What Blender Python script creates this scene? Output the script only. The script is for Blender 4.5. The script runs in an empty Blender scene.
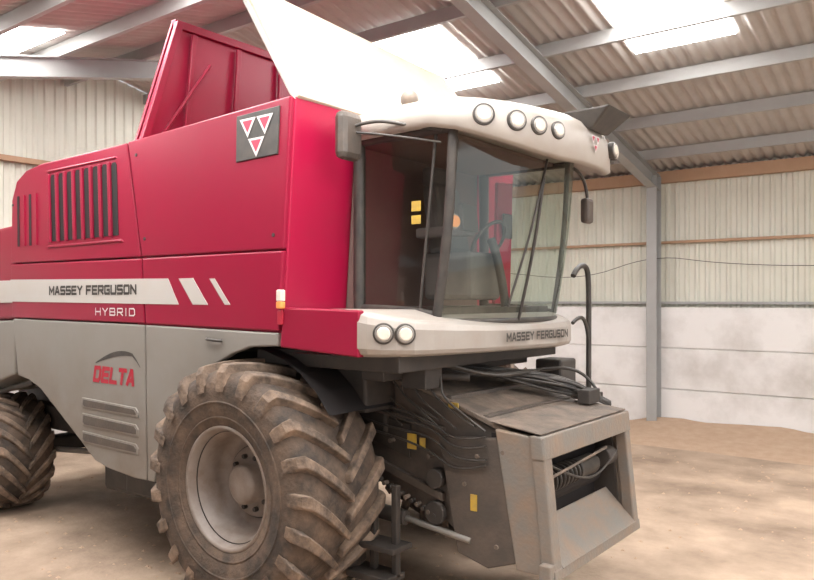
import bpy, bmesh, math, random
from mathutils import Vector, Matrix, noise
random.seed(4)
scn = bpy.context.scene
COL = scn.collection

# ------------------------------------------------------------ materials
def M(name, col, rough=0.5, metal=0.0, dust=0.0, dustcol=(0.42,0.33,0.25), scale=3.0, bump=0.0, bscale=40, emis=None, zgrad=None, spec=0.5, lo=0.38, hi=0.72, base=0.35):
    m = bpy.data.materials.new(name); m.use_nodes = True
    nt = m.node_tree; b = nt.nodes['Principled BSDF']
    b.inputs['Roughness'].default_value = rough
    b.inputs['Metallic'].default_value = metal
    b.inputs['Specular IOR Level'].default_value = spec
    b.inputs['Base Color'].default_value = (*col,1)
    tc = nt.nodes.new('ShaderNodeTexCoord')
    if dust>0:
        n = nt.nodes.new('ShaderNodeTexNoise'); n.inputs['Scale'].default_value=scale; n.inputs['Detail'].default_value=7; n.inputs['Roughness'].default_value=0.62
        nt.links.new(tc.outputs['Object'], n.inputs['Vector'])
        r = nt.nodes.new('ShaderNodeMapRange'); r.inputs['From Min'].default_value=lo; r.inputs['From Max'].default_value=hi
        r.inputs['To Min'].default_value=dust*base; r.inputs['To Max'].default_value=min(1,dust)
        nt.links.new(n.outputs['Fac'], r.inputs['Value'])
        fac = r.outputs['Result']
        if zgrad:
            sp = nt.nodes.new('ShaderNodeSeparateXYZ'); nt.links.new(tc.outputs['Object'], sp.inputs[0])
            g = nt.nodes.new('ShaderNodeMapRange'); g.inputs['From Min'].default_value=zgrad[0]; g.inputs['From Max'].default_value=zgrad[1]
            g.inputs['To Min'].default_value=1.0; g.inputs['To Max'].default_value=0.15
            nt.links.new(sp.outputs['Z'], g.inputs['Value'])
            mu = nt.nodes.new('ShaderNodeMath'); mu.operation='MULTIPLY'
            nt.links.new(fac, mu.inputs[0]); nt.links.new(g.outputs['Result'], mu.inputs[1]); fac = mu.outputs[0]
        mx = nt.nodes.new('ShaderNodeMixRGB'); mx.inputs['Color1'].default_value=(*col,1); mx.inputs['Color2'].default_value=(*dustcol,1)
        nt.links.new(fac, mx.inputs['Fac']); nt.links.new(mx.outputs[0], b.inputs['Base Color'])
    if bump>0:
        n2 = nt.nodes.new('ShaderNodeTexNoise'); n2.inputs['Scale'].default_value=bscale; n2.inputs['Detail'].default_value=5
        nt.links.new(tc.outputs['Object'], n2.inputs['Vector'])
        bp = nt.nodes.new('ShaderNodeBump'); bp.inputs['Strength'].default_value=bump; bp.inputs['Distance'].default_value=0.02
        nt.links.new(n2.outputs['Fac'], bp.inputs['Height']); nt.links.new(bp.outputs[0], b.inputs['Normal'])
    if emis:
        b.inputs['Emission Color'].default_value=(*emis[0],1); b.inputs['Emission Strength'].default_value=emis[1]
    return m

RED   = M('red_paint', (0.255,0.004,0.030), 0.36, dust=0.10, dustcol=(0.18,0.06,0.055), scale=1.7, base=.1, spec=.28)
REDF  = M('red_paint_bright', (0.33,0.004,0.038), 0.34, dust=0.08, dustcol=(0.25,0.10,0.10), scale=2, base=.1, spec=.3)
GREY  = M('grey_paint', (0.235,0.22,0.20), 0.5, dust=1.0, dustcol=(0.15,0.108,0.075), scale=1.5, zgrad=(0.85,2.15), base=.25)
NOSE  = M('grey_nose_paint', (0.35,0.325,0.30), 0.45, dust=0.6, dustcol=(0.26,0.20,0.155), scale=4)
ROOFM = M('cab_roof_paint', (0.41,0.375,0.34), 0.45, dust=0.5, dustcol=(0.29,0.235,0.19), scale=4)
STRIPE= M('silver_stripe', (0.46,0.44,0.42), 0.4, dust=0.3, scale=4)
CREAM = M('cream_panel', (0.60,0.50,0.41), 0.6, dust=0.5, dustcol=(0.45,0.33,0.25), scale=2.5)
BLACK = M('black_plastic', (0.018,0.017,0.017), 0.5, dust=0.12, scale=8)
DARK  = M('dark_machinery', (0.018,0.016,0.015), 0.6, dust=0.35, dustcol=(0.12,0.09,0.07), scale=6)
SLOT  = M('dark_slot', (0.010,0.007,0.007), 0.8)
FEED  = M('feeder_paint', (0.036,0.034,0.032), 0.45, dust=0.65, dustcol=(0.145,0.105,0.08), scale=4.5, bump=0.15)
FEEDT = M('feeder_dusty_top', (0.06,0.052,0.044), 0.7, dust=0.9, dustcol=(0.22,0.16,0.12), scale=5, bump=0.25, base=.2)
FRAME = M('frame_paint', (0.165,0.155,0.14), 0.5, dust=1.0, dustcol=(0.22,0.155,0.11), scale=6, bump=0.2, base=.1)
TYRE  = M('dusty_rubber', (0.030,0.025,0.022), 0.85, dust=1.0, dustcol=(0.165,0.11,0.075), scale=5, bump=0.45, bscale=30, base=.12)
TREAD = M('dusty_tread', (0.050,0.039,0.032), 0.85, dust=1.0, dustcol=(0.29,0.20,0.14), scale=7, bump=0.5, bscale=30, base=.1)
RIM   = M('rim_paint', (0.28,0.245,0.22), 0.5, dust=1.0, dustcol=(0.16,0.11,0.08), scale=6)
STEEL = M('worn_steel', (0.32,0.30,0.28), 0.4, 0.6, dust=0.4, dustcol=(.2,.16,.12), scale=9)
YEL   = M('yellow_sticker', (0.60,0.38,0.02), 0.5, dust=.6, dustcol=(.2,.15,.1), scale=14)
WHITE = M('white_decal', (0.62,0.58,0.57), 0.5)
PINK  = M('emblem_red', (0.42,0.03,0.07), 0.5)
REDD  = M('red_decal', (0.38,0.01,0.03), 0.5)
AMBER = M('amber_lens', (0.8,0.3,0.08), 0.3)
LENS  = M('lamp_lens', (0.75,0.68,0.58), 0.12, dust=0.3, dustcol=(.3,.27,.24), scale=30)
SEAT  = M('seat_fabric', (0.12,0.11,0.105), 0.9)
BROWN = M('cab_interior', (0.15,0.09,0.08), 0.8, dust=0.4, dustcol=(0.2,0.13,0.11), scale=5)

def glassmat(name, tint, refl, mx=0.75):
    m = bpy.data.materials.new(name); m.use_nodes=True; nt=m.node_tree; nt.nodes.clear()
    o=nt.nodes.new('ShaderNodeOutputMaterial'); t=nt.nodes.new('ShaderNodeBsdfTransparent'); g=nt.nodes.new('ShaderNodeBsdfGlossy')
    t.inputs[0].default_value=(*tint,1); g.inputs[0].default_value=(0.85,0.93,0.90,1); g.inputs['Roughness'].default_value=0.05
    f=nt.nodes.new('ShaderNodeLayerWeight'); f.inputs['Blend'].default_value=0.3
    mr=nt.nodes.new('ShaderNodeMapRange'); mr.inputs['To Min'].default_value=refl; mr.inputs['To Max'].default_value=mx
    nt.links.new(f.outputs['Fresnel'], mr.inputs['Value'])
    x=nt.nodes.new('ShaderNodeMixShader'); nt.links.new(mr.outputs[0],x.inputs[0]); nt.links.new(t.outputs[0],x.inputs[1]); nt.links.new(g.outputs[0],x.inputs[2])
    nt.links.new(x.outputs[0],o.inputs[0]); return m
GLASS = glassmat('tinted_glass', (0.84,0.88,0.84), 0.07, 0.45)
GLASSD= glassmat('dark_door_glass', (0.70,0.66,0.64), 0.02, 0.22)

# ------------------------------------------------------------ helpers
ROOTLOC = Vector((-5.6,5.0,0))
root = bpy.data.objects.new('combine_harvester', None); COL.objects.link(root); root.location = ROOTLOC
def par(o, p=root):
    o.parent = p
    o.matrix_parent_inverse = Matrix.Translation(-p.location)
    return o
def mesh(name, verts, faces, mat, parent=root, smooth=False, bevel=0, seg=2, recalc=True):
    me = bpy.data.meshes.new(name); me.from_pydata([tuple(v) for v in verts], [], faces); me.update()
    if recalc:
        bm = bmesh.new(); bm.from_mesh(me); bmesh.ops.recalc_face_normals(bm, faces=bm.faces); bm.to_mesh(me); bm.free()
    if mat: me.materials.append(mat)
    o = bpy.data.objects.new(name, me); COL.objects.link(o)
    if smooth:
        for p in me.polygons: p.use_smooth=True
    if bevel>0:
        b=o.modifiers.new('bevel','BEVEL'); b.width=bevel; b.segments=seg; b.limit_method='ANGLE'; b.angle_limit=math.radians(35)
    if parent: par(o,parent)
    return o
def box(name,x,y,z,mat,parent=root,bevel=0.008):
    v=[(a,b,c) for a in x for b in y for c in z]
    f=[(0,1,3,2),(4,6,7,5),(0,4,5,1),(2,3,7,6),(0,2,6,4),(1,5,7,3)]
    return mesh(name,v,f,mat,parent,bevel=bevel)
def prismY(name,pts,y0,y1,mat,parent=root,bevel=0.01):
    n=len(pts); v=[(p[0],y0,p[1]) for p in pts]+[(p[0],y1,p[1]) for p in pts]
    f=[tuple(range(n)),tuple(range(2*n-1,n-1,-1))]+[(i,(i+1)%n,n+(i+1)%n,n+i) for i in range(n)]
    return mesh(name,v,f,mat,parent,bevel=bevel)
def slab(name,quad,th,mat,parent=root,bevel=0.006):
    q=[Vector(p) for p in quad]; n=(q[1]-q[0]).cross(q[2]-q[0]).normalized()*th
    k=len(q); v=q+[p+n for p in q]
    f=[tuple(range(k)),tuple(range(2*k-1,k-1,-1))]+[(i,(i+1)%k,k+(i+1)%k,k+i) for i in range(k)]
    return mesh(name,v,f,mat,parent,bevel=bevel)
def tube(name,pts,r,mat,parent=root,smooth=True):
    cu=bpy.data.curves.new(name,'CURVE'); cu.dimensions='3D'; cu.bevel_depth=r; cu.bevel_resolution=3; cu.use_fill_caps=True
    if smooth and len(pts)>2:
        s=cu.splines.new('NURBS'); s.points.add(len(pts)-1)
        for i,p in enumerate(pts): s.points[i].co=(*p,1)
        s.use_endpoint_u=True; s.order_u=3; s.resolution_u=6
    else:
        s=cu.splines.new('POLY'); s.points.add(len(pts)-1)
        for i,p in enumerate(pts): s.points[i].co=(*p,1)
    cu.materials.append(mat); o=bpy.data.objects.new(name,cu); COL.objects.link(o)
    if parent: par(o,parent)
    return o
def cyl(name,p0,p1,r,mat,parent=root,seg=28,r2=None):
    p0=Vector(p0);p1=Vector(p1);d=(p1-p0).normalized(); a=d.orthogonal().normalized(); b=d.cross(a)
    r2=r if r2 is None else r2
    v=[];
    for k in range(seg):
        t=2*math.pi*k/seg; v.append(p0+(a*math.cos(t)+b*math.sin(t))*r)
    for k in range(seg):
        t=2*math.pi*k/seg; v.append(p1+(a*math.cos(t)+b*math.sin(t))*r2)
    f=[tuple(range(seg)),tuple(range(2*seg-1,seg-1,-1))]+[(i,(i+1)%seg,seg+(i+1)%seg,seg+i) for i in range(seg)]
    return mesh(name,v,f,mat,parent,bevel=min(r*0.12,0.01))
def lathe(name,prof,cx,cz,mat,parent=root,seg=96,smooth=True):
    v=[];f=[];n=len(prof)
    for k in range(seg):
        t=2*math.pi*k/seg
        for (r,y) in prof: v.append((cx+r*math.cos(t),y,cz+r*math.sin(t)))
    for k in range(seg):
        k2=(k+1)%seg
        for i in range(n-1): f.append((k*n+i,k*n+i+1,k2*n+i+1,k2*n+i))
    return mesh(name,v,f,mat,parent,smooth=smooth)
def ball(name,c,r,mat,sz=(1,1,1)):
    bm=bmesh.new(); bmesh.ops.create_uvsphere(bm,u_segments=24,v_segments=14,radius=r)
    for v in bm.verts: v.co=Vector((v.co.x*sz[0]+c[0],v.co.y*sz[1]+c[1],v.co.z*sz[2]+c[2]))
    me=bpy.data.meshes.new(name); bm.to_mesh(me); bm.free(); me.materials.append(mat)
    for p in me.polygons: p.use_smooth=True
    o=bpy.data.objects.new(name,me); COL.objects.link(o); return par(o)
GL={'M':[[(0,0),(0,1),(.5,.3),(1,1),(1,0)]],'A':[[(0,0),(.42,1),(.58,1),(1,0)],[(.2,.28),(.8,.28)]],
'S':[[(1,1),(.08,1),(0,.9),(0,.58),(.1,.5),(.9,.5),(1,.42),(1,.1),(.92,0),(0,0)]],'E':[[(1,1),(0,1),(0,0),(1,0)],[(0,.5),(.9,.5)]],
'Y':[[(0,1),(.5,.48),(1,1)],[(.5,.5),(.5,0)]],'F':[[(1,1),(0,1),(0,0)],[(0,.5),(.85,.5)]],
'R':[[(0,0),(0,1),(.9,1),(1,.9),(1,.55),(.9,.45),(0,.45)],[(.5,.45),(1,0)]],'G':[[(1,1),(.1,1),(0,.9),(0,.1),(.1,0),(1,0),(1,.5),(.55,.5)]],
'U':[[(0,1),(0,.1),(.1,0),(.9,0),(1,.1),(1,1)]],'O':[[(.1,0),(0,.1),(0,.9),(.1,1),(.9,1),(1,.9),(1,.1),(.9,0),(.1,0)]],'N':[[(0,0),(0,1),(1,0),(1,1)]],
'H':[[(0,0),(0,1)],[(1,0),(1,1)],[(0,.5),(1,.5)]],'B':[[(0,0),(0,1),(.85,1),(.95,.9),(.95,.6),(.85,.5),(0,.5)],[(.85,.5),(1,.4),(1,.1),(.9,0),(0,0)]],
'I':[[(.5,0),(.5,1)]],'D':[[(0,0),(0,1),(.8,1),(1,.8),(1,.2),(.8,0),(0,0)]],'L':[[(0,1),(0,0),(1,0)]],'T':[[(0,1),(1,1)],[(.5,1),(.5,0)]]}
def text(name,body,x0,width,height,z0,y,mat,shear=0.0,face='side',th=.2,gap=.42):
    adv=0; placed=[]
    for c in body:
        if c==' ': adv+=.7; continue
        w=.35 if c=='I' else (1.15 if c=='M' else 1.0)
        placed.append((c,adv,w)); adv+=w+gap
    tot=adv-gap; sx=width/tot; sy=height*(1-th); tw=height*th/2
    v=[];f=[];k=0
    for c,a,w in placed:
        for line in GL[c]:
            P=[]
            for (px,pz) in line:
                xx=(a+px*w)*sx if c!='I' else (a+w/2)*sx
                zz=pz*sy+tw; P.append(Vector((xx+shear*zz,zz)))
            for i in range(len(P)-1):
                d=(P[i+1]-P[i]).normalized(); nn=Vector((-d.y,d.x))*tw
                A=P[i]-d*tw*.9;B=P[i+1]+d*tw*.9
                dd=.00025*(k%7); k+=1; b=len(v)
                for q in (A-nn,B-nn,B+nn,A+nn):
                    v.append((x0+q.x,y-dd,z0+q.y) if face=='side' else (y+dd,x0+q.x,z0+q.y))
                f.append((b,b+1,b+2,b+3))
    mesh(name,v,f,mat,recalc=False)

# ------------------------------------------------------------ wheels
def wheel(label,cx,y0,W,R,rimR,side,N=21):
    lug=R*0.07; rc=R-lug; yc=y0+W/2
    P=[(rimR,.40*W),(rimR+.03,.45*W),((rc*0.45+rimR*0.55),.495*W),((rc*0.75+rimR*0.25),.50*W),(rc-.07,.485*W),(rc-.025,.45*W),(rc,.38*W),(rc+.006,.2*W),(rc+.008,0)]
    prof=[(r,yc-y) for r,y in P]+[(r,yc+y) for r,y in P[-2::-1]]
    lathe(label+'_tyre',prof,cx,R,TYRE)
    v=[];f=[]
    for s in (-1,1):
        for k in range(N):
            th0=(k+(.5 if s>0 else 0))*2*math.pi/N
            secs=[]
            J=6
            for j in range(J+1):
                q=j/J; y=s*W*(-.015+.475*q); th=th0+(.40*q*0.9/R*(1-.12*q)) 
                ro=R*(1-.022*q**3); ri=rc-.03-.05*q**3
                w=.027+.016*q
                secs.append((y,th,ro,ri,w))
            th=secs[-1][1]
            secs.append((s*W*.507,th+.01,R-.075,R-.17,.042))
            secs.append((s*W*.514,th+.015,R-.175,R-.22,.036))
            b=len(v)
            for (y,th,ro,ri,w) in secs:
                for (r,sg,wm) in ((ro,-1,1),(ro,1,1),(ri,1,1.5),(ri,-1,1.5)):
                    a=th+sg*w*wm/R
                    v.append((cx+r*math.cos(a),yc+y,R+r*math.sin(a)))
            n=len(secs)
            for i in range(n-1):
                for q in range(4):
                    q2=(q+1)%4
                    f.append((b+i*4+q,b+i*4+q2,b+(i+1)*4+q2,b+(i+1)*4+q))
            f.append((b,b+1,b+2,b+3)); e=b+(n-1)*4; f.append((e+3,e+2,e+1,e))
    mesh(label+'_lugs',v,f,TREAD,bevel=0.008)
    yo=y0 if side<0 else y0+W
    def Y(d): return yo+d if side<0 else yo-d
    k=rimR/.42
    for rr,dd in ((rimR+.09,.028),(rimR+.20,.004)):
        lathe(label+'_sidewall_ring_%d'%int(rr*1000),[(rr-.012,Y(dd+.006)),(rr-.006,Y(dd-.006)),(rr+.006,Y(dd-.006)),(rr+.012,Y(dd+.006))],cx,R,TYRE,seg=72)
    rp=[(rimR+.005,.11),(rimR+.03,.07),(rimR+.032,.045),(rimR+.012,.035),(rimR-.004,.05),(rimR-.012,.10),(rimR-.045,.13),(rimR-.05,.28),(rimR-.08,.33),(.27*k,.35),(.255*k,.31),(.235*k,.295),(.15*k,.29),(.145*k,.20),(.12*k,.185),(.0,.18)]
    lathe(label+'_rim',[(r,Y(d)) for r,d in rp],cx,R,RIM,seg=64)
    for rr,dd in ((rimR-.02,.115),(.262*k,.33)):
        lathe(label+'_rim_ring_%d'%int(rr*1000),[(rr-.006,Y(dd)),(rr,Y(dd-.012)),(rr+.006,Y(dd))],cx,R,DARK,seg=64)
    for i in range(10):
        t=2*math.pi*i/10
        x=cx+.195*k*math.cos(t); z=R+.195*k*math.sin(t)
        cyl(label+'_wheel_nut_%d'%i,(x,Y(.26),z),(x,Y(.30),z),.018,DARK,seg=6)
    cyl(label+'_hub',(cx,Y(.19),R),(cx,Y(W),R),.09,DARK)
wheel('front_near',-4.27,3.38,.80,.91,.42,-1)
wheel('front_far',-4.27,5.98,.80,.91,.42,1)
wheel('rear_near',-8.45,3.50,.58,.62,.32,-1,N=18)
wheel('rear_far',-8.45,6.05,.58,.62,.32,1,N=18)

# ------------------------------------------------------------ body core
YS=3.55; YE=6.58
prismY('body_core',[(-7.75,1.55),(-7.0,1.45),(-6.2,.95),(-5.42,.95),(-5.2,1.7),(-4.6,1.85),(-4.0,1.96),(-4.0,3.5),(-7.5,3.45),(-7.7,3.3)],3.64,6.5,DARK)
prismY('front_body_block_near',[(-5.6,1.95),(-3.845,1.93),(-3.72,3.64),(-5.62,3.57)],3.585,4.22,REDF,bevel=.012)
prismY('front_body_block_far',[(-5.6,1.95),(-3.845,1.93),(-3.72,3.64),(-5.62,3.57)],5.93,6.58,REDF,bevel=.012)
box('tank_front_wall',(-4.2,-3.95),(4.2,5.95),(1.9,3.6),RED)
T=.06
def panel(n,pts,mat): 
    prismY(n+'_near',pts,YS,YS+T,mat,bevel=.012)
    prismY(n+'_far',pts,YE-T+.03,YE+.03,mat,bevel=.012)
panel('upper_front_panel',[(-5.485,2.605),(-3.805,2.60),(-3.73,3.64),(-5.69,3.575)],RED)
panel('upper_rear_panel',[(-7.77,2.62),(-5.505,2.605),(-5.71,3.57),(-7.15,3.555),(-7.45,3.52),(-7.65,3.43),(-7.75,3.25)],RED)
panel('mid_front_panel',[(-5.43,2.055),(-3.85,2.035),(-3.81,2.59),(-5.48,2.593)],RED)
panel('mid_rear_panel',[(-7.74,2.075),(-5.445,2.057),(-5.497,2.593),(-7.77,2.608)],RED)
panel('lower_front_panel',[(-5.43,2.045),(-3.86,2.022),(-3.86,1.93),(-4.15,1.915),(-4.34,1.86),(-4.54,1.77),(-4.85,1.55),(-5.1,1.25),(-5.27,.95),(-5.3,.78),(-5.40,.775)],GREY)
panel('lower_rear_panel',[(-7.73,2.062),(-5.445,2.045),(-5.412,.775),(-5.6,.77),(-6.0,.80),(-6.2,.84),(-6.45,.99),(-6.8,1.19),(-7.17,1.40),(-7.4,1.47),(-7.62,1.50)],GREY)
prismY('rear_hood_upper',[(-9.3,2.0),(-7.8,2.06),(-7.83,3.02),(-8.6,2.98),(-9.1,2.75),(-9.28,2.4)],3.62,6.55,RED,bevel=.03)
prismY('rear_hood_lower',[(-9.25,1.25),(-8.9,1.2),(-7.78,1.5),(-7.78,2.045),(-9.3,1.99)],3.6,6.57,GREY,bevel=.02)
box('rear_hood_stripe',(-9.2,-7.79),(3.6,3.63),(2.22,2.45),STRIPE)
box('engine_deck',(-7.6,-5.7),(3.7,6.5),(3.4,3.54),RED)
for i in range(8):
    xa=-6.95+i*.148
    v=[(xa+.01,2.80),(xa+.095,2.80),(xa+.065,3.40),(xa+.045,3.425),(xa+.0,3.425),(xa-.018,3.40)]
    prismY('louvre_slot_%d'%i,v,YS-.004,YS+.02,SLOT,bevel=.0)
    prismY('louvre_fin_%d'%i,[(xa-.03,2.79),(xa+.008,2.79),(xa-.022,3.43),(xa-.06,3.43)],YS-.024,YS+.01,RED,bevel=.006)
prismY('louvre_frame',[(-7.03,2.74),(-5.74,2.74),(-5.77,2.765),(-7.0,2.765)],YS-.012,YS+.01,RED)
prismY('louvre_frame_top',[(-7.03,3.45),(-5.84,3.455),(-5.86,3.475),(-7.0,3.475)],YS-.012,YS+.01,RED)
for i in range(4):
    xa=-7.62+i*.12
    prismY('rear_rib_%d'%i,[(xa,2.78),(xa+.04,2.78),(xa+.03,3.28),(xa-.01,3.28)],YS-.004 if i%2==0 else YS-.012,YS+.01,SLOT if i%2==0 else RED,bevel=0)
prismY('stripe',[(-7.76,2.235),(-4.98,2.215),(-5.12,2.42),(-7.77,2.455)],YS-.004,YS+.01,STRIPE,bevel=0)
prismY('stripe_slash_a',[(-4.80,2.215),(-4.62,2.215),(-4.80,2.418),(-4.98,2.418)],YS-.004,YS+.01,STRIPE,bevel=0)
prismY('stripe_slash_b',[(-4.42,2.215),(-4.36,2.215),(-4.54,2.41),(-4.60,2.41)],YS-.004,YS+.01,STRIPE,bevel=0)
text('side_lettering','MASSEY FERGUSON',-6.98,1.42,.086,2.295,YS-.006,BLACK,th=.24,gap=.45)
text('side_type_lettering','HYBRID',-6.18,.60,.068,2.115,YS-.003,WHITE,th=.16,gap=.5)
text('side_series_lettering','DELTA',-6.21,.60,.145,1.53,YS-.003,REDD,shear=.22,th=.24,gap=.5)
sv=[];sf=[]
for i in range(13):
    q=i/12; x=-6.18+.68*q; zc=1.70+.10*math.sin(q*math.pi*.75)
    w=.004+.018*math.sin(q*math.pi)
    if q>.85: zc-= (q-.85)*.5
    sv+= [(x,YS-.003,zc-w),(x,YS-.003,zc+w)]
    if i: sf.append((2*i-2,2*i,2*i+1,2*i-1))
mesh('series_swoosh',sv,sf,BLACK)
for i,(za,zb) in enumerate(((1.29,1.38),(1.13,1.24),(.98,1.08))):
    prismY('lower_vent_rim_%d'%i,[(-6.42,za+.03),(-6.40,zb),(-5.56,zb-.02),(-5.52,zb-.06),(-5.52,za-.01),(-6.38,za-.005)],YS-.010,YS+.01,GREY,bevel=.008)
    prismY('lower_vent_%d'%i,[(-6.38,za+.03),(-6.37,zb-.015),(-5.58,zb-.035),(-5.55,zb-.06),(-5.55,za+.01),(-6.35,za+.012)],YS-.014,YS+.01,FEED,bevel=.004)
def emblem(prefix,cx,cz,s,place):
    k=0
    for (ox,oz) in ((-.225,.17),(.225,.17),(0,-.20)):
        for sc,m,d in ((.215,WHITE,.004),(.135,PINK,.006)):
            c=.02 if m is PINK else 0
            pts=[(ox-sc,oz+c+sc*.75),(ox+sc,oz+c+sc*.75),(ox,oz+c-sc*.85)]
            mesh('%s_triangle_%d'%(prefix,k),[place(cx+a*s,cz+b*s,d) for a,b in pts],[(0,1,2)],m); k+=1
prismY('emblem_plate',[(-4.29,3.245),(-3.85,3.255),(-3.83,3.585),(-4.28,3.575)],YS-.010,YS+.01,BLACK,bevel=.004)
emblem('side_emblem',-4.065,3.41,.40,lambda a,b,d:(a,YS-.010-d,b))
box('marker_lamp',(-3.84,-3.79),(YS-.035,YS+.01),(2.24,2.32),LENS)
box('marker_lamp_amber',(-3.84,-3.79),(YS-.036,YS+.01),(2.19,2.24),AMBER)
box('red_reflector',(-3.85,-3.80),(YS-.015,YS+.01),(2.08,2.18),REDD)
tube('panel_handle',[(-4.62,YS-.005,1.96),(-4.60,YS-.04,1.96),(-4.47,YS-.04,1.95),(-4.45,YS-.005,1.95)],.012,BLACK)
for i,(x,z) in enumerate(((-5.56,3.45),(-5.44,2.75),(-7.72,3.2),(-3.86,3.5),(-3.9,2.7))):
    cyl('panel_bolt_%d'%i,(x,YS-.008,z),(x,YS+.01,z),.014,BLACK,seg=12)

# ------------------------------------------------------------ grain tank extensions
slab('tank_rear_extension',[(-5.60,3.57,3.57),(-5.60,3.93,4.67),(-5.60,6.2,4.67),(-5.60,6.56,3.57)],.03,RED)
for i,(ya,yb) in enumerate(((4.02,4.12),(4.55,4.62),(5.1,5.15),(5.65,5.6))):
    slab('tank_rear_rib_%d'%i,[(-5.57,ya-.02,3.6),(-5.57,yb-.02,4.6),(-5.57,yb+.03,4.6),(-5.57,ya+.03,3.6)],-.03,RED)
slab('tank_rear_top_rail',[(-5.56,3.93,4.62),(-5.56,3.93,4.69),(-5.56,6.2,4.69),(-5.56,6.2,4.62)],.07,RED)
slab('tank_rear_side_rail',[(-5.56,3.57,3.58),(-5.56,3.64,3.58),(-5.56,3.99,4.66),(-5.56,3.92,4.66)],.05,RED)
tube('tank_strut',[(-5.52,3.75,3.62),(-5.50,4.25,4.35)],.015,RED,smooth=False)
slab('tank_far_extension',[(-5.55,6.56,3.57),(-5.55,6.2,4.67),(-4.5,6.35,4.5),(-3.8,6.5,3.6)],.03,RED)
slab('tank_front_extension',[(-3.74,3.60,3.62),(-3.80,6.5,3.62),(-4.42,6.28,4.50),(-4.33,3.60,4.56)],.05,CREAM,bevel=.01)
slab('tank_front_extension_edge',[(-3.72,3.575,3.62),(-3.77,3.575,3.66),(-4.36,3.575,4.58),(-4.31,3.575,4.56)],.03,NOSE,bevel=.005)
box('top_cover',(-4.0,-3.74),(4.1,6.0),(3.58,3.66),CREAM)

# ------------------------------------------------------------ deck / nose
prismY('deck_side_panel',[(-3.84,1.925),(-3.12,1.885),(-3.12,2.185),(-3.80,2.20)],YS,YS+.06,RED,bevel=.012)
plan=[(-3.13,3.55),(-3.06,3.562),(-2.99,3.605),(-2.92,3.68),(-2.85,3.78),(-2.80,3.92),(-2.76,4.1),(-2.71,4.4),(-2.68,4.75),(-2.67,5.07),(-2.675,5.4),(-2.70,5.65),(-2.76,5.85),(-2.88,5.98),(-3.1,6.03)]
nv=[];nf=[]
levels=[(-.09,0.0),(-.02,.07),(.0,.2),(.0,.75),(-.02,.92),(-.07,1.0)]
n=len(plan)
for off,h in levels:
    for (x,y) in plan:
        d=Vector((x+3.6,y-4.8)).normalized()
        zt=2.185-.10*min(1,max(0,(x+3.13)/.45)); zb=1.885-.02*min(1,max(0,(y-4)/2))
        nv.append((x+d.x*off,y+d.y*off,zb+(zt-zb)*h))
for l in range(len(levels)-1):
    for i in range(n-1): nf.append((l*n+i,l*n+i+1,(l+1)*n+i+1,(l+1)*n+i))
top=len(levels)-1
nv+=[(-3.8,3.6,2.185),(-3.8,6.0,2.185),(-3.8,3.6,1.885),(-3.8,6.0,1.885)]
b=len(nv)-4
nf.append(tuple([b]+[top*n+i for i in range(n)]+[b+1]))
nf.append(tuple([b+3]+[i for i in range(n-1,-1,-1)]+[b+2]))
mesh('cab_deck_nose',nv,nf,NOSE,smooth=False,bevel=.006)
def lamp(name,p,nrm,r,depth=.03):
    p=Vector(p);nrm=Vector(nrm).normalized()
    cyl(name+'_bezel',p-nrm*.05,p+nrm*depth,r,BLACK,seg=32)
    cyl(name+'_ring',p+nrm*(depth-.005),p+nrm*(depth+.006),r*.82,STEEL,seg=32)
    cyl(name+'_lens',p+nrm*(depth),p+nrm*(depth+.012),r*.70,LENS,seg=32,r2=r*.56)
lamp('deck_lamp_1',(-2.985,3.635,2.04),(.62,-.75,0),.068)
lamp('deck_lamp_2',(-2.895,3.735,2.035),(.72,-.62,0),.068)
text('nose_lettering','MASSEY FERGUSON',4.60,.96,.064,1.955,-2.655,BLACK,face='front',th=.22,gap=.45)
box('deck_underside',(-4.3,-2.95),(3.75,5.95),(1.78,1.9),DARK)

# ------------------------------------------------------------ cab
YC=5.075; HW=.875
def wx(y,t):
    q=(y-YC)/HW
    base=-2.965+.235*(1-abs(q)**2.4); topx=-2.82+.29*(1-abs(q)**2.4)
    return base+(topx-base)*t + .03*math.sin(t*math.pi)
gv=[];gf=[];NY=24;NZ=8
for j in range(NZ+1):
    for i in range(NY+1):
        y=YC-HW+2*HW*i/NY; t=j/NZ; gv.append((wx(y,t),y,2.09+(3.43-2.09)*t))
for j in range(NZ):
    for i in range(NY):
        a=j*(NY+1)+i; gf.append((a,a+1,a+NY+2,a+NY+1))
mesh('windscreen',gv,gf,GLASS,smooth=True)
for s,lab in ((-1,'near'),(1,'far')):
    y=YC+s*HW
    tube('front_pillar_'+lab,[(wx(y,t)-.02,y,2.09+1.34*t) for t in (0,.25,.5,.75,1)],.036 if s<0 else .022,BLACK)
    tube('rear_pillar_'+lab,[(-3.68,y,2.15),(-3.68,y,3.45)],.045,BLACK)
    tube('door_sill_'+lab,[(-3.7,y,2.19),(-3.2,y,2.19),(-2.98,y,2.14)],.03,BLACK)
    tube('door_head_'+lab,[(-3.7,y,3.42),(-2.85,y,3.42)],.035,BLACK)
    if s<0: tube('door_mid_frame_'+lab,[(-3.12,y,2.18),(-3.05,y,2.8),(-2.98,y,3.42)],.012,BLACK)
    mesh('side_glass_'+lab,[(-3.68,y,2.17),(-2.97,y,2.12),(-2.9,y,2.8),(-2.84,y,3.43),(-3.68,y,3.44)],[(0,1,2,3,4)],GLASSD if s<0 else GLASS)
tube('windscreen_seal_bottom',[(wx(y,0),y,2.10) for y in [YC-HW+2*HW*i/14 for i in range(15)]],.022,BLACK)
box('cab_back_wall',(-3.9,-3.74),(4.22,5.93),(2.1,3.5),BROWN)
box('cab_floor_plate',(-3.8,-3.0),(4.25,5.9),(2.12,2.20),BLACK)
box('cab_headliner',(-3.8,-2.95),(4.25,5.9),(3.40,3.44),BROWN)
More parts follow.
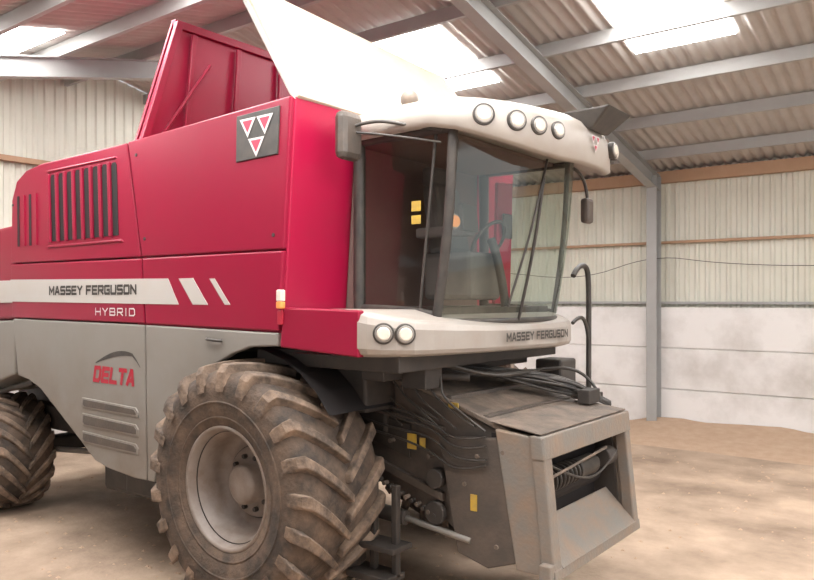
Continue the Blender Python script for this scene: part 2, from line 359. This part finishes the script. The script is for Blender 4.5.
box('seat_base',(-3.50,-3.05),(4.75,5.20),(2.25,2.62),SEAT,bevel=.04)
slab('seat_back',[(-3.46,4.76,2.6),(-3.56,4.8,3.15),(-3.56,5.15,3.15),(-3.46,5.19,2.6)],-.14,SEAT,bevel=.04)
box('seat_headrest',(-3.60,-3.48),(4.86,5.08),(3.16,3.32),SEAT,bevel=.03)
box('armrest_console',(-3.45,-2.98),(4.58,4.70),(2.72,2.80),SEAT,bevel=.02)
slab('red_reflection_panel',[(-3.10,5.18,2.22),(-3.12,5.26,3.2),(-3.12,5.50,3.22),(-3.10,5.42,2.22)],.03,REDF)  # added red panel, stands in for a red reflection in the windscreen
box('red_reflection_inset',(-3.09,-3.07),(5.27,5.41),(2.75,2.95),BLACK,bevel=.01)  # dark inset added on the reflection stand-in
tube('steering_column',[(-2.9,5.0,2.2),(-2.95,5.0,2.55),(-3.03,5.0,2.72)],.035,BLACK)
st=[]
for i in range(25):
    t=2*math.pi*i/24; st.append((-3.04+.10*math.sin(t),4.98+.19*math.cos(t),2.70+.15*math.sin(t)))
tube('steering_wheel',st,.014,BLACK)
slab('monitor',[(-2.95,4.5,2.75),(-2.97,4.5,2.95),(-3.0,4.75,2.95),(-2.98,4.75,2.75)],.03,BLACK)
tube('control_lever',[(-3.05,4.64,2.80),(-3.02,4.64,2.92)],.02,BLACK)
cyl('inside_round_mirror',(-2.95,4.36,2.80),(-2.93,4.355,2.80),.055,STEEL)
cyl('inside_round_mirror_face',(-2.93,4.355,2.80),(-2.925,4.353,2.80),.042,AMBER)
box('door_sticker_top',(-3.18,-3.10),(4.180,4.184),(2.87,2.94),YEL,bevel=0)
box('door_sticker_bottom',(-3.18,-3.10),(4.180,4.184),(2.78,2.84),YEL,bevel=0)
tube('wiper_arm',[(wx(4.75,t)+.03,4.92-.02*t+.1*(t-.4),2.10+1.3*t) for t in (0,.2,.4,.6,.8)],.012,BLACK)
tube('wiper_blade',[(wx(4.8,t)+.025,4.72+.28*t,2.2+1.2*t) for t in (.0,.3,.6,.9)],.009,BLACK)

# roof
RC=5.12
half=[(-3.92,4.16),(-3.6,4.08),(-3.2,4.05),(-2.95,4.05),(-2.76,4.09),(-2.62,4.18),(-2.52,4.28),(-2.43,4.40),(-2.35,4.55),(-2.29,4.72),(-2.25,4.9),(-2.24,5.04)]
rp=half+[(x,2*RC-y) for x,y in half[::-1]]
def fr(x): return min(1,max(0,(x+2.9)/.6))
lv=[(.12,3.43,0),(.04,3.415,.20),(.0,3.44,.20),(.0,3.50,.12),(.012,3.56,.09),(.05,3.60,.07),(.13,3.63,.05),(.28,3.655,.02),(.5,3.67,0)]
rv=[];rf=[];n=len(rp)
for off,z,dr in lv:
    for (x,y) in rp:
        c=Vector((-3.25,RC)); d=(c-Vector((x,y))).normalized()
        rv.append((x+d.x*off,y+d.y*off,z-dr*fr(x)**1.2))
for l in range(len(lv)-1):
    for i in range(n): rf.append((l*n+i,l*n+(i+1)%n,(l+1)*n+(i+1)%n,(l+1)*n+i))
rf.append(tuple(range(n))); rf.append(tuple((len(lv)-1)*n+i for i in range(n)))
mesh('cab_roof',rv,rf,ROOFM,smooth=True)
k=0
for (x,y,nx,ny,r) in ((-2.60,4.20,.68,-.73,.074),(-2.45,4.37,.82,-.57,.070),(-2.365,4.52,.91,-.42,.064),(-2.305,4.68,.96,-.28,.062)):
    for s in (0,1):
        yy=y if s==0 else 2*RC-y
        lamp('roof_lamp_%d'%k,(x+(.02 if s else 0),yy,3.515-.11*fr(x)**1.2),(nx,ny if not s else -ny*.1,.0),r,.014 if s==0 else .03); k+=1
emblem('roof_emblem',RC,3.375,.17,lambda a,b,d:(-2.228+d,a,b))
mesh('roof_receiver',[(-2.55,5.02,3.56),(-2.55,5.36,3.56),(-2.22,5.04,3.47),(-2.22,5.34,3.47),(-2.6,5.0,3.61),(-2.6,5.38,3.61),(-2.06,4.98,3.61),(-2.06,5.40,3.61)],
     [(0,1,3,2),(4,5,7,6),(0,1,5,4),(2,3,7,6),(0,2,6,4),(1,3,7,5)],BLACK,bevel=.012)
cyl('roof_beacon_base',(-3.25,4.25,3.58),(-3.25,4.25,3.66),.05,NOSE)
ball('roof_beacon_dome',(-3.25,4.25,3.68),.065,FRAME)
box('near_mirror',(-3.56,-3.46),(3.78,4.00),(3.22,3.56),FEED,bevel=.048)
tube('near_mirror_arm',[(-3.5,3.9,3.45),(-3.35,3.95,3.50),(-3.1,4.08,3.44),(-2.9,4.15,3.40)],.012,BLACK)
tube('near_mirror_arm_lower',[(-3.5,3.9,3.42),(-3.3,4.0,3.40),(-2.92,4.17,3.32)],.009,BLACK)
box('far_mirror',(-2.80,-2.72),(6.10,6.24),(2.92,3.14),FEED,bevel=.03)
tube('far_mirror_arm',[(-2.8,5.98,3.38),(-2.76,6.16,3.34),(-2.76,6.18,3.1)],.014,BLACK)
tube('far_handrail',[(-2.84,6.06,2.46),(-2.84,6.15,2.55),(-2.82,6.30,2.56),(-2.82,6.34,2.4),(-2.82,6.34,2.1),(-2.82,6.34,1.42)],.024,BLACK)
tube('far_handrail_loop',[(-2.84,6.05,2.05),(-2.84,6.2,2.12),(-2.82,6.3,2.04),(-2.82,6.33,1.9)],.017,BLACK)
box('ladder_side',(-2.95,-2.7),(6.05,6.38),(1.39,1.43),DARK)

# ------------------------------------------------------------ chassis / axle
box('chassis_front',(-4.7,-3.5),(4.3,5.85),(1.25,1.85),DARK,bevel=.03)
box('front_axle_beam',(-4.5,-4.05),(4.15,6.0),(.72,1.1),DARK,bevel=.04)
cyl('final_drive_near',(-4.27,4.1,.95),(-4.27,4.35,.95),.3,DARK)
cyl('gearbox',(-4.0,4.45,1.2),(-4.0,5.6,1.2),.25,DARK)
box('chassis_beam_near',(-8.9,-4.4),(4.1,4.25),(.85,1.1),DARK)
box('chassis_beam_far',(-8.9,-4.4),(5.8,5.95),(.85,1.1),DARK)
box('rear_axle_beam',(-8.55,-8.35),(4.0,6.1),(.52,.70),DARK,bevel=.03)
box('rear_axle_pivot',(-8.6,-8.3),(4.85,5.25),(.65,1.0),DARK)
prismY('chopper_housing',[(-9.2,.95),(-8.8,.75),(-7.6,1.0),(-7.5,1.5),(-9.25,1.4)],4.3,5.9,DARK)
prismY('sieve_box',[(-7.6,1.0),(-5.4,.72),(-5.3,1.2),(-7.6,1.55)],4.25,5.9,DARK)
box('fuel_tank',(-6.75,-6.15),(3.95,4.35),(.42,.80),DARK,bevel=.05)
box('toolbox',(-6.0,-5.5),(3.72,4.0),(.55,.86),DARK,bevel=.03)
cyl('hydraulic_ram_rear',(-8.2,4.1,.62),(-6.8,4.2,.72),.03,STEEL)
tube('rear_frame_rail',[(-9.0,3.7,1.15),(-8.2,3.7,1.30),(-7.6,3.7,1.42)],.03,DARK,smooth=False)
av=[];af=[]
for i in range(9):
    a=math.radians(35+ i*11); 
    for y in (3.62,4.3): av.append((-4.27+1.0*math.cos(a)*1.02,y,.91+1.0*math.sin(a)))
    if i: af.append((2*i-2,2*i-1,2*i+1,2*i))
mesh('wheel_arch_liner',av,af,SLOT)

# ------------------------------------------------------------ feeder house
FY0,FY1=4.34,5.62
prismY('feeder_house',[(-4.0,1.70),(-3.2,1.60),(-2.52,1.36),(-2.45,.62),(-2.75,.52),(-3.0,.70),(-4.05,1.02)],FY0,FY1,FEED,bevel=.015)
prismY('feeder_top_plate',[(-3.95,1.70),(-3.2,1.605),(-2.5,1.365),(-2.49,1.40),(-3.2,1.635),(-3.95,1.73)],FY0-.03,FY1+.03,FEEDT,bevel=.006)
for i,x in enumerate((-3.45,-3.0,-2.7)):
    zt=1.63-(x+3.2)*.36 if x>-3.2 else 1.66
    box('feeder_top_strip_%d'%i,(x,x+.05),(FY0,FY1),(zt-.03,zt+.022),FEED)
prismY('feeder_side_arm',[(-3.02,1.30),(-2.62,1.33),(-2.38,1.36),(-2.34,.56),(-2.62,.46),(-2.86,.52),(-2.92,.8)],FY0-.06,FY0-.01,FEED,bevel=.012)
prismY('feeder_side_rib',[(-3.9,1.50),(-3.0,1.36),(-3.0,1.32),(-3.9,1.46)],FY0-.045,FY0,FEED,bevel=.008)
prismY('feeder_side_rib_low',[(-3.9,1.16),(-3.0,.90),(-3.0,.84),(-3.9,1.10)],FY0-.045,FY0,FEED,bevel=.008)
prismY('feeder_access_cover',[(-3.75,1.42),(-3.3,1.35),(-3.3,1.10),(-3.75,1.22)],FY0-.02,FY0,DARK,bevel=.008)
for i,(x,z) in enumerate(((-3.7,1.3),(-3.45,1.22),(-2.95,.62),(-2.7,1.2),(-2.55,.62),(-3.1,1.15),(-2.5,1.25),(-2.8,1.0))):
    cyl('feeder_bolt_%d'%i,(x,FY0-.072,z),(x,FY0,z),.016,FEEDT,seg=8)
cyl('feeder_pivot',(-3.05,FY0-.08,1.0),(-3.05,FY0,1.0),.07,DARK)
# roller chain drive on the near side
cl=[]
for i in range(17): cl.append((-3.85+i*.05,FY0-.06,1.02-.018*i+.01))
for i,p in enumerate(cl):
    cyl('chain_link_%d'%i,(p[0],p[1]-.02,p[2]),(p[0],p[1]+.03,p[2]),.017,FEEDT if i%2 else DARK,seg=8)
cyl('chain_sprocket',(-3.05,FY0-.075,.76),(-3.05,FY0-.03,.76),.085,DARK,seg=14)
cyl('lift_ram_body',(-4.1,4.28,.72),(-3.3,4.28,.68),.055,DARK)
cyl('lift_ram_rod',(-3.3,4.28,.68),(-2.75,4.28,.62),.022,STEEL)
box('yellow_label_1',(-3.30,-3.22),(FY0-.052,FY0-.046),(1.18,1.29),YEL,bevel=0)
box('yellow_label_2',(-3.19,-3.14),(FY0-.052,FY0-.046),(1.20,1.27),YEL,bevel=0)
box('yellow_label_3',(-2.75,-2.70),(FY0-.068,FY0-.062),(.83,.94),YEL,bevel=0)
box('yellow_label_4',(-2.95,-2.87),(FY0-.04,FY0-.03),(1.50,1.54),YEL,bevel=0)
def framep(n,y0,y1): prismY(n,[(-2.56,1.40),(-2.22,1.37),(-2.13,.50),(-2.40,.50)],y0,y1,FRAME,bevel=.012)
framep('mount_frame_side_near',4.27,4.33)
framep('mount_frame_side_far',5.62,5.68)
def fx(z): return -2.205+(1.37-z)/(1.37-.50)*.09
def fbar(n,y0,y1,z0,z1,mat=FRAME,d=.09,off=0):
    v=[(fx(z0)-d,y0,z0),(fx(z0)+off,y0,z0),(fx(z0)-d,y1,z0),(fx(z0)+off,y1,z0),(fx(z1)-d,y0,z1),(fx(z1)+off,y0,z1),(fx(z1)-d,y1,z1),(fx(z1)+off,y1,z1)]
    mesh(n,v,[(0,1,3,2),(4,5,7,6),(0,1,5,4),(2,3,7,6),(0,2,6,4),(1,3,7,5)],mat,bevel=.01)
fbar('mount_frame_bar_near',4.258,4.37,.50,1.37)
fbar('mount_frame_bar_far',5.60,5.692,.50,1.37)
fbar('mount_frame_bar_top',4.25,5.70,1.235,1.385,off=.006)
fbar('mount_frame_bar_bottom',4.25,5.70,.485,.56,off=.006)
slab('mount_frame_sill',[(-2.12,4.36,.54),(-2.12,5.60,.54),(-2.36,5.60,.78),(-2.36,4.36,.78)],.02,FRAME)
slab('mount_frame_top_plate',[(-2.22,4.27,1.39),(-2.22,5.68,1.39),(-2.60,5.66,1.435),(-2.60,4.29,1.435)],.012,FEEDT)
prismY('mount_side_liner',[(-2.54,1.22),(-2.30,1.20),(-2.24,.60),(-2.42,.6)],4.335,4.36,DARK,bevel=0)
prismY('mount_side_liner_far',[(-2.54,1.22),(-2.30,1.20),(-2.24,.60),(-2.42,.6)],5.59,5.615,DARK,bevel=0)
box('feeder_mouth_back',(-2.62,-2.44),(4.33,5.62),(.6,1.36),SLOT,bevel=0)
cyl('feed_shaft',(-2.36,4.36,1.02),(-2.36,5.6,1.02),.05,DARK)
for i in range(7):
    y=4.62+i*.06
    cyl('feed_shaft_flange_%d'%i,(-2.36,y,1.02),(-2.36,y+.02,1.02),.085,BLACK)
cyl('shaft_guard',(-2.36,5.05,1.02),(-2.36,5.35,1.02),.075,BLACK)
cyl('feed_drum',(-2.47,4.4,.92),(-2.47,5.58,.92),.10,SLOT)
cyl('drive_coupling',(-2.30,5.40,1.06),(-2.30,5.55,1.06),.07,DARK)
tube('mouth_rod',[(-2.22,4.42,1.10),(-2.22,5.3,1.16)],.010,FEEDT,smooth=False)
tube('mouth_cable',[(-2.24,4.42,1.18),(-2.24,4.8,1.02),(-2.22,5.2,.96),(-2.24,5.55,1.1)],.008,BLACK)
box('frame_lug_near',(-2.2,-2.12),(4.20,4.30),(.48,.6),FRAME)
box('step_plate',(-3.55,-3.2),(4.0,4.22),(.50,.54),DARK)
box('step_plate_low',(-3.62,-3.25),(3.98,4.2),(.28,.33),DARK)
box('step_hanger',(-3.5,-3.45),(4.1,4.15),(.3,1.0),DARK)
box('step_hanger_b',(-3.3,-3.25),(4.1,4.15),(.3,.95),DARK)
box('valve_block',(-3.1,-2.85),(5.85,6.15),(1.44,1.74),BLACK,bevel=.02)
box('under_cab_beam',(-3.4,-3.2),(3.9,5.9),(1.70,1.82),DARK)
box('under_cab_module',(-3.9,-3.45),(4.0,4.35),(1.45,1.80),DARK,bevel=.02)
box('under_cab_bracket',(-3.2,-3.0),(4.1,4.3),(1.64,1.80),DARK)
cyl('under_cab_cylinder',(-3.5,4.15,1.72),(-2.9,4.5,1.70),.03,DARK)
rnd=random.Random(2)
for i in range(14):
    y=4.5+rnd.random()*.3; 
    pts=[(-3.7,y,1.78+rnd.random()*.05),(-3.3,y+.1*rnd.random(),1.72+.05*rnd.random()),(-2.95,4.9+rnd.random()*.4,1.66+.05*rnd.random()),(-2.72+.1*rnd.random(),5.30+rnd.random()*.25,1.54+.1*rnd.random()),(-2.5,5.60+.08*rnd.random(),1.47+.07*rnd.random()),(-2.35,5.70,1.40+.03*i/9)]
    tube('hose_%d'%i,pts,.008+.006*rnd.random(),BLACK)
for i in range(8):
    x=-3.8+i*.11; a=rnd.random()
    pts=[(x,4.30,1.80),(x+.04,4.27,1.68),(x+.16*a,4.27,1.56+.06*a),(x+.22,4.28,1.44+.09*a),(x+.34+.15*a,4.29,1.34+.1*a)]
    tube('side_hose_%d'%i,pts,.006+.005*rnd.random(),BLACK)
for i in range(4):
    z=1.50-.07*i
    pts=[(-3.95,4.28,z+.05),(-3.6,4.27,z+.03*math.sin(i*2)),(-3.3,4.28,z-.05),(-3.05,4.27,z-.12+.05*math.sin(i)),(-2.85,4.26,z-.22),(-2.62,4.26,z-.16+.05*math.sin(i*3))]
    tube('feeder_side_pipe_%d'%i,pts,.008,BLACK)
for i in range(6):
    pts=[(-3.5+i*.1,4.35,1.80),(-3.2+i*.08,4.6,1.72-.04*rnd.random()),(-3.0+i*.05,5.0,1.70),(-2.9,5.4,1.68),(-2.9,5.9,1.66)]
    tube('cross_hose_%d'%i,pts,.012,BLACK)
tube('top_loop_hose',[(-2.9,5.5,1.68),(-2.7,5.62,1.72),(-2.5,5.68,1.62),(-2.42,5.66,1.48)],.013,BLACK)
box('coupler_block',(-2.52,-2.42),(5.45,5.66),(1.44,1.55),DARK)

# ------------------------------------------------------------ BARN
WALLC = M('cladding_paint', (0.68,0.68,0.60), 0.55, dust=0.5, dustcol=(0.48,0.46,0.38), scale=1.2)
CONC  = M('whitewashed_concrete', (0.76,0.745,0.735), 0.85, dust=0.8, dustcol=(0.43,0.40,0.37), scale=1.1, bump=0.2, bscale=12, lo=.45, hi=.75, base=.1)
ROOF  = M('fibre_cement_sheet', (0.52,0.50,0.475), 0.8, dust=0.6, dustcol=(0.34,0.31,0.285), scale=2)
PURL  = M('galvanised_purlin', (0.36,0.365,0.36), 0.5, dust=0.4, dustcol=(.25,.23,.21), scale=3)
PURLB = M('dusty_brown_rail', (0.38,0.225,0.135), 0.7, dust=0.6, dustcol=(0.44,0.30,0.2), scale=4)
SKYL  = M('rooflight_sheet', (0.9,0.9,0.9), 0.6, emis=((1.0,0.99,0.98),23.0))
GRAIN = M('spilled_grain', (0.42,0.285,0.19), 0.95, dust=0.8, dustcol=(0.55,0.40,0.29), scale=6, bump=0.7, bscale=60)
FLOOR = M('dusty_concrete_floor', (0.20,0.14,0.098), 0.8, dust=1.0, dustcol=(0.50,0.37,0.27), scale=.9, bump=0.35, bscale=25, base=.0, lo=.30, hi=.66)

X0,X1=-11.5,8.0; YN,YF=-5.0,13.25; YR=6.8; EZ=4.4; SL=.22
def rz(y): return EZ+SL*(YF-y) if y>=YR else EZ+SL*(YF-YR)-SL*(YR-y)
fv=[];ff=[];nx=60;ny=60
for j in range(ny+1):
    for i in range(nx+1):
        fv.append((X0-.5+(X1-X0+1)*i/nx, YN-.5+(YF-YN+1)*j/ny, 0))
for j in range(ny):
    for i in range(nx):
        a=j*(nx+1)+i; ff.append((a,a+1,a+nx+2,a+nx+1))
mesh('floor',fv,ff,FLOOR,parent=None)
cv=[];cf=[]
ys=[YN,-2,1,4,YR,8.5,10,11.5,YF+.05]; step=.035; nxs=int((X1-X0)/step)
for i in range(nxs+1):
    x=X0+i*step
    for y in ys: cv.append((x,y,rz(y)+.16+.026*math.sin(2*math.pi*x/.16)))
m_=len(ys)
for i in range(nxs):
    for j in range(m_-1): a=i*m_+j; cf.append((a,a+m_,a+m_+1,a+1))
mesh('ceiling',cv,cf,ROOF,parent=None,smooth=True)
k=1
for xc in (-9.3,-6.1,-2.9,.4,3.6,6.2):
    for (ya,yb) in (((7.75,9.3) if xc==-6.1 else (7.1,9.3)),(1.2,4.6)):
        slab('window_%d'%k,[(xc-.6,ya,rz(ya)+.10),(xc+.6,ya,rz(ya)+.10),(xc+.6,yb,rz(yb)+.10),(xc-.6,yb,rz(yb)+.10)],.01,SKYL,parent=None,bevel=0); k+=1
def corr_wall_Y(name,y,x0,x1,z0,z1):
    pr=[(0,0),(.05,0),(.075,.03),(.12,.03),(.145,0)]; p=.17; v=[];f=[]
    x=x0
    while x<x1:
        for (a,d) in pr: v+= [(x+a,y-d,z0),(x+a,y-d,z1)]
        x+=p
    for i in range(len(v)//2-1): f.append((2*i,2*i+2,2*i+3,2*i+1))
    return mesh(name,v,f,WALLC,parent=None)
def corr_wall_X(name,x,y0,y1,z0):
    pr=[(0,0),(.05,0),(.075,.03),(.12,.03),(.145,0)]; p=.17; v=[];f=[]
    y=y0
    while y<y1:
        for (a,d) in pr: v+= [(x+d,y+a,z0),(x+d,y+a,rz(y+a)+.18)]
        y+=p
    for i in range(len(v)//2-1): f.append((2*i,2*i+2,2*i+3,2*i+1))
    return mesh(name,v,f,WALLC,parent=None)
corr_wall_Y('wall_right',YF+.05,X0,X1,2.0,EZ+.2)
corr_wall_X('wall_back',X0-.05,YN,YF,2.0)
def joinobjs(name,obs):
    bm=bmesh.new(); 
    for o in obs: bm.from_mesh(o.data)
    me=bpy.data.meshes.new(name); bm.to_mesh(me); bm.free(); me.materials.append(obs[0].data.materials[0])
    for o in obs: bpy.data.objects.remove(o)
    o=bpy.data.objects.new(name,me); COL.objects.link(o)
    b=o.modifiers.new('bevel','BEVEL'); b.width=.012; b.segments=1
    return o
obs=[]
for i,xa in enumerate((-9.56,-4.56,.44,5.44)):
    for q in range(3):
        obs.append(box('c',(xa-4.995+.0,xa-.005),(YF-.16,YF-.0),(.0+q*.71,.702+q*.71),CONC,parent=None,bevel=0))
for q in range(3): obs.append(box('c',(5.445,X1),(YF-.16,YF),(q*.71,.702+q*.71),CONC,parent=None,bevel=0))
joinobjs('wall_right_concrete_panels',obs)
obs=[]
for i in range(4):
    for q in range(3):
        obs.append(box('c',(X0-.0,X0+.14),(YN+i*4.5,YN+i*4.5+4.49),(q*.71,.702+q*.71),CONC,parent=None,bevel=0))
joinobjs('wall_back_concrete_panels',obs)
obs=[box('c',(X0,-9.0),(YN-.15,YN),(0,3.0),CONC,parent=None,bevel=0),box('c',(5,X1),(YN-.15,YN),(0,3.0),CONC,parent=None,bevel=0)]
joinobjs('wall_near',obs)
def ibeam_v(name,x,y,z0,z1):
    obs=[box('c',(x-.09,x+.09),(y-.012,y),(z0,z1),PURL,None,0),box('c',(x-.09,x+.09),(y-.24,y-.228),(z0,z1),PURL,None,0),box('c',(x-.006,x+.006),(y-.23,y-.01),(z0,z1),PURL,None,0)]
    return joinobjs(name,obs)
t=1
for x in (-9.46,-4.56,.44,5.44):
    ibeam_v('trim_%d'%t,x,YF-.17,0,EZ+.0); t+=1
    for (ya,yb) in ((YF-.2,YR),(YR,YN)):
        za,zb=rz(ya)-.03,rz(yb)-.03
        v=[];f=[]
        for (dx0,dx1,d0,d1) in ((-.085,.085,0,-.014),(-.085,.085,-.25,-.264),(-.007,.007,-.01,-.255)):
            b0=len(v)
            for (yy,zz) in ((ya,za),(yb,zb)):
                for (dx,d) in ((dx0,d0),(dx1,d0),(dx1,d1),(dx0,d1)): v.append((x+dx,yy,zz+d))
            f+=[(b0,b0+1,b0+2,b0+3),(b0+7,b0+6,b0+5,b0+4)]+[(b0+q,b0+(q+1)%4,b0+4+(q+1)%4,b0+4+q) for q in range(4)]
        mesh('trim_%d'%t,v,f,PURL,parent=None); t+=1
for y in (12.3,11.1,9.9,8.7,7.5,6.1,4.9,3.7,2.5,1.3,.1,-1.1,-2.3,-3.5):
    box('trim_%d'%t,(X0,X1),(y-.03,y+.03),(rz(y)-.04,rz(y)+.125),PURL,parent=None,bevel=.004); t+=1
for z,m in ((3.26,PURLB),(2.20,PURL)):
    box('trim_%d'%t,(X0,X1),(YF-.07,YF+.02),(z-.022,z+.022),m,parent=None,bevel=.004); t+=1
box('trim_%d'%t,(X0,X1),(YF-.12,YF+.02),(EZ-.10,EZ+.10),PURLB,parent=None,bevel=.004); t+=1
for z,m in ((3.2,PURLB),(4.35,PURLB)):
    box('trim_%d'%t,(X0-.02,X0+.09),(YN,YF),(z-.04,z+.04),m,parent=None,bevel=.004); t+=1
tube('wall_cable',[(-11,YF-.1,3.0),(-8,YF-.1,2.85),(-6,YF-.1,2.6),(-4.6,YF-.24,3.05),(-3.5,YF-.1,2.85),(-1.5,YF-.1,2.75),(2,YF-.1,2.9)],.006,BLACK,parent=None)
gv=[];gf=[];nx=90;ny=30
for j in range(ny+1):
    for i in range(nx+1):
        x=-9+ (17)*i/nx; yy=11.3+(YF-.17-11.3)*j/ny; q=j/ny
        e=min(1,(i/nx)*4,(1-i/nx)*6)
        mound=math.exp(-((x+3.0)/1.1)**2)*.10
        h=(q**1.4)*e*(.10+mound+.12*noise.noise(Vector((x*.8,yy*.5,0))))+.02*noise.noise(Vector((x*2.5,yy*2.5,3)))*q -.004
        if j==0 or i in(0,nx): h=-.01
        gv.append((x,yy,h))
for j in range(ny):
    for i in range(nx):
        a=j*(nx+1)+i; gf.append((a,a+1,a+nx+2,a+nx+1))
mesh('grain_pile',gv,gf,GRAIN,parent=None,smooth=True)
v=[];f=[]; rn=random.Random(8)
for i in range(1500):
    x=rn.uniform(-9,1); y=rn.uniform(2.2,11.1); s=rn.uniform(.005,.020)
    if i%3==0: x=rn.gauss(-4,.9); y=rn.gauss(3.6,.8); y=min(11,max(1.5,y))
    b0=len(v); v+=[(x-s,y-s,0),(x+s,y-s*.6,0),(x+s*.7,y+s,0),(x-s*.8,y+s,0),(x,y,s*.9)]
    f+=[(b0,b0+1,b0+4),(b0+1,b0+2,b0+4),(b0+2,b0+3,b0+4),(b0+3,b0,b0+4),(b0,b0+3,b0+2,b0+1)]
mesh('mud_crumbs',v,f,GRAIN,parent=None)

# ------------------------------------------------------------ light
w=bpy.data.worlds.new('overcast_sky'); scn.world=w; w.use_nodes=True
bg=w.node_tree.nodes['Background']; bg.inputs[0].default_value=(0.95,0.97,1.0,1); bg.inputs[1].default_value=.70
def area(name,loc,rot,sx,sy,e,col=(1,1,1)):
    l=bpy.data.lights.new(name,'AREA'); l.shape='RECTANGLE'; l.size=sx; l.size_y=sy; l.energy=e; l.color=col
    o=bpy.data.objects.new(name,l); o.location=loc; o.rotation_euler=rot; COL.objects.link(o)
area('doorway_daylight',(-2,-4.9,2.2),(math.radians(90),0,0),12,4,75,(1,.97,.95))
area('gable_daylight',(7.9,5,2.6),(math.radians(90),0,math.radians(90)),12,4,130,(1,.98,.97))

# ------------------------------------------------------------ camera
cd=bpy.data.cameras.new('camera'); cd.sensor_width=36; cd.lens=750/814*36; cd.shift_y=10/814
cam=bpy.data.objects.new('camera',cd); COL.objects.link(cam); cam.location=(0,0,2.25); cam.rotation_euler=(math.radians(90),0,math.radians(37.6))
scn.camera=cam
scn.view_settings.view_transform='Standard'
scn.view_settings.exposure=0.0
